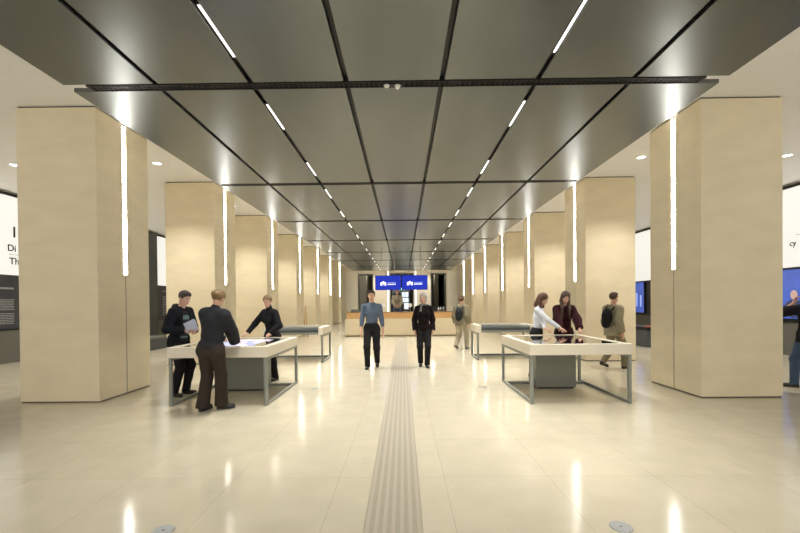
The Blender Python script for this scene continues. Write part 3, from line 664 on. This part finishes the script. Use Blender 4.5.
    for c in clothes or []:
        kind = c[0]; m_ = M[c[1]]; o = c[2] if len(c) > 2 else {}
        if kind in ('top', 'jacket'):
            g = o.get('g', .014); F = Field(lo, hi, h)
            if not o.get('vest'): 
                for i in range(2):
                    sl_ = o.get('sleeve', .97); we = el[i]+(wr[i]-el[i])*sl_; dr = unit(wr[i]-el[i]); lo_ = o.get('loose', 0)
                    F.cone(sh[i], el[i], .048*s+g*.9+lo_*.2, .040*s+g*.8+lo_, .025); F.cone(el[i], we+dr*.03, .040*s+g*.8+lo_, (.030*s+g*.5+lo_*1.1), .02, cut=(we, dr))
            torso(F, g, .035); hem = o.get('hem', -.02)
            if hem < -.04: F.cone(tp(-.05, -.01, -.02), tp(-.06, -.01, hem-.03), .095*s+g, .095*s+g, .05); F.cone(tp(.05, -.01, -.02), tp(.06, -.01, hem-.03), .095*s+g, .095*s+g, .05)
            if o.get('collar'): F.cone(nb-V(0, 0, .02), nb+(hc-nb)*o.get('collar'), .060*s, .056*s, .02)
            F.wrinkle(o.get('w', .003), seed=int(H*1000)); F.plane(tp(0, 0, hem), T@V(0, 0, -1))
            if o.get('open'):
                a = tp(0, .14, -.4); b = tp(0, .14, .5); F.cone(a, b, o['open'], o['open']*.7, .01, sub=True)
            nk = hc+HR@V(0, 0, -.02); F.plane(nb+(hc-nb)*max(o.get('collar', .10), .10), unit(hc-nb)*1.0)
            if o.get('vneck'): F.cone(tp(0, .085, .56), tp(0, .12, .43), .046, .010, .008, sub=True)
            F.mesh(o.get('name', 'sweater'), m_, root)
        elif kind == 'trousers':
            g = max(o.get('g', .015), .015); fl = o.get('flare', .0); F = Field(lo, V(hi[0], hi[1], P[2]+.18), h); hipsg(F, g+.003, .035)
            F.ell(tp(0, 0, .05), V(.135+g, .095+g, .09)*s, T, .04)
            for i in range(2):
                F.cone(hip[i]+V(0, 0, -.01), kn[i], .086*s+g, .058*s+g, .03); dr = unit(an[i]-kn[i]); hemp = an[i]-V(0, 0, .035*s)*o.get('len', 1)
                F.ell(kn[i], V(.060+g, .060+g, .075+g)*s, None, .03); F.ell(kn[i]*.68+an[i]*.32+V(0, -.018, 0), V(.048+g, .048+g, .11+g)*s, None, .03); F.cone(kn[i], hemp+dr*.04, .057*s+g, .050*s+g*.7+fl, .02, cut=(hemp, V(0, 0, -1) if heel[i] < .05 else dr))
            F.wrinkle(.003, f=20, seed=int(H*977)); F.plane(tp(0, 0, rise), T@V(0, 0, 1)); F.mesh('trousers', m_, root)
        elif kind == 'shoes':
            for i in range(2):
                d = legdirs(i); a = an[i]; hl = heel[i]; up = V(0, 0, 1); ty = math.atan2(hl, .17)*.8; dd = unit(d-up*math.tan(ty)) if hl > .02 else d
                base = V(a[0], a[1], a[2]-.083*s); F = Field(base-.25, base+.25, .006)
                F.cone(base-dd*.035*s+up*.032, base+dd*.155*s+up*.028, .034*s, .036*s, .02); F.cone(base+up*.05, base+up*.095-dd*.01, .040*s, .040*s, .03); F.ell(base+dd*.10*s+up*.035, V(.040, .07, .03)*s, Rz(-toes[i]), .02)
                F.plane(base+up*.002, -np.cross(np.cross(dd, up), dd) if hl > .02 else -up); F.plane(base+up*.105, up); sh_ = F.mesh('shoe', m_, root)
                if hl < .02: F.D = np.full(F.n, 1.0, dtype=np.float32)
                if hl < .02:
                    F.cone(base-d*.036*s+up*.02, base+d*.158*s+up*.02, .038*s, .040*s, .01); F.plane(base+up*.0005, -up); F.plane(base+up*.014, up); F.mesh('sole', M[o.get('sole', 'shoe')], sh_)
        elif kind == 'skirtbelt': pass
        elif kind == 'collar':
            F = Field(nb-.16, nb+.16, .005); F.cone(nb-V(0, 0, .02), nb+(hc-nb)*.20, .064*s, .060*s, .01); F.cone(tp(0, .02, .50), tp(0, .05, .47), .06, .05, .02)
            F.cone(nb-V(0, 0, .05), nb+(hc-nb)*.6, .050*s, .050*s, .0, sub=True); F.cone(tp(0, .07, .6), tp(0, .11, .44), .038, .014, .003, sub=True); F.plane(nb+(hc-nb)*.17, hc-nb); F.mesh('collar', m_, root)
        elif kind == 'hood':
            F = Field(nb-.25, nb+.25, .006)
            for a in range(12):
                t0 = -.7+a*.38*1.22-math.pi/2-1.6; t1 = t0+.47
                if a > 9: continue
                p = [tp(.085*math.cos(t), -.035+.085*math.sin(t), .53+.02*math.sin(-t)) for t in (t0, t1)]; F.cone(p[0], p[1], .030, .030, .01)
            F.ell(tp(0, -.125, .50), V(.085, .045, .075), T, .03); F.wrinkle(.003, seed=4); F.mesh('hood', m_, root)
        elif kind == 'scarf':
            F = Field(nb-.35, nb+.25, .006)
            for a in range(12):
                p = [tp(.072*math.cos(t), -.01+.072*math.sin(t), .535) for t in (a*math.pi/6, (a+1)*math.pi/6)]; F.cone(p[0], p[1], .022, .022, .01)
            F.cone(tp(.05, .07, .53), tp(.075, .115, .40), .025, .028, .02); F.wrinkle(.004, seed=4); F.mesh('scarf', m_, root)
        elif kind == 'bag':
            F = Field(tp(0, -.2, .3)-.35, tp(0, -.2, .3)+.35, .009); F.ell(tp(0, -.19, .26), V(.13, .085, .20), T, .02); F.cone(tp(0, -.22, .10), tp(0, -.22, .30), .09, .09, .03)
            for sg in (-1, 1):
                pts = [tp(sg*.09, -.15, .42), tp(sg*.105, -.05, .535), tp(sg*.11, .07, .47), tp(sg*.12, .115, .30), tp(sg*.14, .02, .15)]
                for a, b in zip(pts, pts[1:]): F.cone(a, b, .018, .018, .01)
            F.mesh('backpack', m_, root)
    # hair
    if hair:
        st, hm = hair[0], M[hair[1]]; F = Field(hc-V(.22, .26, .5), hc+.24, .006 if h < .009 else .008)
        F.ell(hp(0, -.016, .034), V(.082 if st == 'short' else .087, .101, .093)*s, HR, .01)
        if st == 'short':
            F.plane(hp(0, .062, .058), HR@V(0, .86, -.50)); F.plane(hp(0, 0, -.075), HR@V(0, 0, -1)); F.ell(hp(0, .035, .090), V(.058, .055, .030)*s, HR, .03)
        elif st == 'bun':
            F.plane(hp(0, .055, .055), HR@V(0, .82, -.57)); F.plane(hp(0, 0, -.07), HR@V(0, 0, -1)); F.ell(hp(0, -.112, .028), V(.046, .036, .044)*s, HR, .018)
        elif st == 'bob':
            for sg in (-1, 1): F.cone(hp(sg*.055, -.02, .03), hp(sg*.066, -.005, -.085), .034*s, .030*s, .02)
            F.cone(hp(0, -.05, 0), hp(0, -.055, -.09), .07*s, .055*s, .02); F.ell(hp(0, .105, -.035), V(.052, .07, .088)*s, HR, .012, sub=True)
        elif st in ('long', 'shoulder'):
            z1 = -.17 if st == 'shoulder' else -.22
            for sg in (-1, 1):
                F.cone(hp(sg*.058, -.02, .03), hp(sg*.070, -.01, -.09), .032*s, .034*s, .02)
                e_ = hp(sg*.072, .012 if st == 'long' else .0, -.09); q = e_+V(0, .075 if st == 'long' else .01, (z1+.09)*s)
                F.cone(e_, q, .034*s, .030*s, .02)
                if st == 'long': F.cone(q, q+T@V(-sg*.0, .03, -.20)*s, .032*s, .016*s, .02)
            F.cone(hp(0, -.05, 0), nb+T@V(0, -.07, .0 if st == 'long' else .03), .075*s, .050*s, .02); F.ell(hp(0, .112, -.03), V(.050, .075, .092)*s, HR, .012, sub=True)
        sl, Pp = F.window(F.lo, F.lo+F.n*F.h); q = (Pp-hc.astype(np.float32))@HR.astype(np.float32); an_ = np.arctan2(q[..., 0], q[..., 1]+.02)
        F.D += (.0022*np.sin(an_*34+q[..., 2]*40)+.0015*np.sin(an_*61-q[..., 2]*25)).astype(np.float32); F.mesh('hair', hm, root)
    root['_w'] = 0; del root['_w']
    return root, dict(wr=wr, el=el, hc=hc, nb=nb, P=P, T=T, tp=tp, hp=hp)
def face_dir(dx, dy): return math.atan2(-dx, dy)
def world_to_local(loc, rz, p):
    d = V(p[0]-loc[0], p[1]-loc[1], p[2]-loc[2]); return tuple(Rz(-rz)@d)
# 1 man in black jacket reading papers, at the left end of the near left table
L1 = (-3.76, 6.82, 0); r1 = face_dir(.97, -.22)
W1 = lambda *p: world_to_local(L1, r1, p)
pr, J = person(L1, r1, 'person in black hooded jacket reading white papers at the near left table', H=1.80, lean=.12, head=(.10, .42), feet=[(-.10, .03), (.11, -.02)], toes=(-.15, .2),
    hands=[(-.12, .22, 1.10), (.10, .20, 1.12)], elbows=[(-.9, -.6, -.7), (.9, -.5, -.7)], palm=((.9, -.1, .3), (-.9, -.1, .3)), curl=(.7, .7),
    clothes=[('trousers', 'blackcloth'), ('top', 'tee', dict(name='shirt', g=.010, sleeve=.3, hem=-.06)), ('jacket', 'jacket', dict(name='jacket', g=.034, hem=-.13, open=.12, w=.006, loose=.006)), ('hood', 'jacket'), ('shoes', 'shoe')], hair=('short', 'hair_darkbrown'))
t = empty('paper_sheets', L1, r1, 'white sheets of paper held by the person in the black hooded jacket', 'papers')
for a, n in ((0, 0), (.12, 1)):
    bm = bmesh.new(); vs = bm_box(bm, -.09, .09, -.001, .001, -.128, .128)
    for v in bm.verts: v.co.y += .5*v.co.x*v.co.x
    o = new_obj('sheet', mesh(bm, 'sheet'), M['paper'], t); o.location = (.04+.03*n, .28+.02*n, 1.18+.01*n); o.rotation_euler = (-.70, .35+a, -.75)
# 2 woman seen from behind
L2 = (-2.70, 5.66, 0); r2 = face_dir(.12, 1)
person(L2, r2, 'person with fair pinned-up hair and brown trousers, seen from behind, at the near left table', H=1.77, female=True, pel=(.05, .0), lean=.06, side=.10, head=(.12, .35), tilt=.1,
    feet=[(-.17, .12), (.05, .24)], toes=(.1, 1.25), hands=[(.0, .36, 1.01), (.19, .40, .975)], elbows=[(-1, -.3, -.9), (1, -.3, -.9)], palm=((0, 0, -1), (0, 0, -1)), hdir=((.5, .8, -.15), (-.2, 1, -.1)), curl=(.3, .3),
    clothes=[('trousers', 'brown', dict(flare=.030, g=.022)), ('top', 'charcoal', dict(name='sweater', g=.042, hem=-.0, collar=.35, loose=.020, w=.007)), ('shoes', 'shoe')], hair=('bun', 'hair_blond'))
# 3 woman in turtleneck behind the table
L3 = (-2.58, 8.10, 0); r3 = face_dir(-.42, -.9)
W3 = lambda *p: world_to_local(L3, r3, p)
person(L3, r3, 'person in black turtleneck with tied blond hair behind the near left table', H=1.74, female=True, lean=.20, side=-.03, head=(-.35, .40),
    feet=[(-.10, .02), (.10, -.02)], hands=[W3(-2.53, 7.76, .965), W3(-2.98, 7.77, .955)], elbows=[(-.9, -.6, -.1), (.8, -.4, -.4)], palm=((0, 0, -1), (0, 0, -1)), hdir=(W3(L3[0]-.0, L3[1]-1, -.15), W3(L3[0]-.3, L3[1]-1, -.25)), curl=(.8, .3),
    clothes=[('trousers', 'blackcloth'), ('top', 'blackknit', dict(name='sweater', g=.020, hem=-.0, collar=.55, loose=.006)), ('shoes', 'shoe')], hair=('bun', 'hair_blond'))
# 4 man in blue shirt walking to the camera
person((-.66, 9.45, 0), face_dir(.02, -1), 'person in blue shirt and dark trousers walking down the middle of the hall', H=1.88, lean=.02, head=(0, .08), feet=[(-.11, -.22), (.10, .10)], heel=(.06, 0), drop=.03, toes=(-.05, .12),
    hands=[(-.27, .06, .86), (.25, .16, .88)], elbows=[(-.25, -1, 0), (.25, -1, 0)], palm=((1, 0, 0), (-1, 0, 0)), curl=(.35, .4),
    clothes=[('trousers', 'blackcloth', dict(g=.010)), ('top', 'blueshirt', dict(name='shirt', g=.013, sleeve=.62, hem=.0, w=.005, loose=.001, vneck=1)), ('collar', 'blueshirt'), ('shoes', 'shoe', dict(sole='sole'))], hair=('short', 'hair_dark'))
# 5 woman with grey bob walking to the camera
person((.575, 9.62, 0), face_dir(-.02, -1), 'person with grey bobbed hair and dark sweater walking with hands in pockets', H=1.79, female=True, head=(.30, 0), feet=[(-.07, .08), (.08, -.08)], heel=(0, .03), drop=.012, toes=(-.1, .05),
    hands=[(-.215, .06, .89), (.215, .06, .89)], elbows=[(-.35, -1, 0), (.35, -1, 0)], palm=((1, .2, 0), (-1, .2, 0)),
    clothes=[('trousers', 'blackcloth', dict(g=.012)), ('top', 'darkburg', dict(name='sweater', g=.022, hem=-.08, loose=.012, w=.006, sleeve=1.02)), ('scarf', 'greyscarf'), ('shoes', 'shoe')], hair=('bob', 'hair_grey'))
# 6 receptionist on the raised floor behind the desk
person((-.20, 19.75, .36), face_dir(0, -1), 'person in beige sweater standing behind the reception desk, hands together', H=1.86, head=(0, 0), feet=[(-.1, 0), (.1, 0)],
    hands=[(-.06, .27, 1.03), (.06, .28, 1.04)], elbows=[(-1, -.4, -.3), (1, -.4, -.3)], palm=((0, -1, 0), (0, -1, 0)), hdir=((1, .2, 0), (-1, .2, 0)), vox=.010,
    clothes=[('trousers', 'jeans'), ('top', 'beigeknit', dict(name='sweater', g=.026, hem=-.10, loose=.014, sleeve=.9)), ('shoes', 'shoe')], hair=('short', 'hair_auburn'), skin='skin2')
# 7 woman in white top pointing at the screen
L7 = (2.76, 8.12, 0); r7 = face_dir(.86, -.5)
W7 = lambda *p: world_to_local(L7, r7, p)
person(L7, r7, 'person in white top with brown hair pointing at the near right table screen', H=1.73, female=True, pel=(0, .02), lean=.14, head=(.10, .42), feet=[(-.09, -.10), (.10, .03)], toes=(-.1, .1),
    hands=[W7(2.83, 7.76, .985), W7(3.13, 7.66, .99)], elbows=[(-.8, -.5, -.6), (.9, -.2, -.6)], palm=((0, 0, -1), (0, 0, -1)), hdir=((.3, .9, -.25), W7(L7[0]+.55, L7[1]-.55, -.28)), curl=(.5, .25),
    clothes=[('trousers', 'blackcloth', dict(g=.008)), ('top', 'whitetop', dict(name='top', g=.012, hem=.02)), ('shoes', 'shoe')], hair=('shoulder', 'hair_auburn'))
# 8 woman in burgundy top
L8 = (3.35, 8.16, 0); r8 = face_dir(-.18, -1)
W8 = lambda *p: world_to_local(L8, r8, p)
person(L8, r8, 'person in burgundy velvet top with long hair behind the near right table', H=1.76, female=True, lean=.10, head=(-.10, .42), tilt=-.08, feet=[(-.09, 0), (.10, -.03)],
    hands=[W8(3.48, 7.70, .97), W8(3.12, 7.72, .965)], elbows=[(-1, -.5, -.3), (1, -.5, -.3)], palm=((0, 0, -1), (0, 0, -1)), hdir=((.2, 1, -.2), (-.2, 1, -.2)), curl=(.6, .4),
    clothes=[('trousers', 'blackcloth'), ('top', 'burgundy', dict(name='top', g=.024, hem=-.10, loose=.026, sleeve=.86, w=.006)), ('shoes', 'shoe')], hair=('long', 'hair_brown'))
# 9 and 10 passers-by
person((4.86, 9.15, 0), face_dir(.9, .35), 'person in beige coat with black backpack walking by the second right column', H=1.76, lean=.04, feet=[(-.10, -.22), (.10, .22)], heel=(.07, 0), drop=.03,
    hands=[(-.24, .14, .86), (.24, .0, .84)], clothes=[('trousers', 'olivecoat'), ('top', 'greycoat', dict(name='coat', g=.040, hem=-.16, loose=.012, w=.006)), ('bag', 'blackcloth'), ('shoes', 'shoe')], hair=('short', 'hair_brown'))
person((1.98, 13.1, 0), face_dir(.5, .85), 'person in olive coat and pale trousers walking away right of the desk', H=1.76, lean=.04, feet=[(-.12, -.18), (.10, .20)], heel=(.06, 0), drop=.025, vox=.009,
    hands=[(-.26, .10, .86), (.26, .02, .86)], clothes=[('trousers', 'paletrousers', dict(g=.03)), ('top', 'olivecoat', dict(name='coat', g=.045, hem=-.14, loose=.015, w=.006)), ('bag', 'charcoal'), ('shoes', 'greyscarf')], hair=('short', 'hair_brown'))
# 11 person at the right edge
person((7.20, 7.06, 0), face_dir(.1, 1), 'person in black jacket and jeans at the right edge, hand raised to the face', H=1.72, side=.06, feet=[(-.25, .0), (.16, -.05)], toes=(-1.25, .2),
    hands=[(-.10, .20, 1.47), (.10, .30, 1.30)], elbows=[(-.9, .0, -.8), (1, -.1, -.6)], palm=((.6, -.8, 0), (-.6, -.8, 0)), hdir=((.3, .0, 1), (-.3, .0, 1)), curl=(.7, .6), head=(0, .1),
    clothes=[('trousers', 'jeans'), ('jacket', 'jacket', dict(name='jacket', g=.046, hem=-.14, w=.006, loose=.016)), ('shoes', 'shoe')], hair=('short', 'hair_dark'))
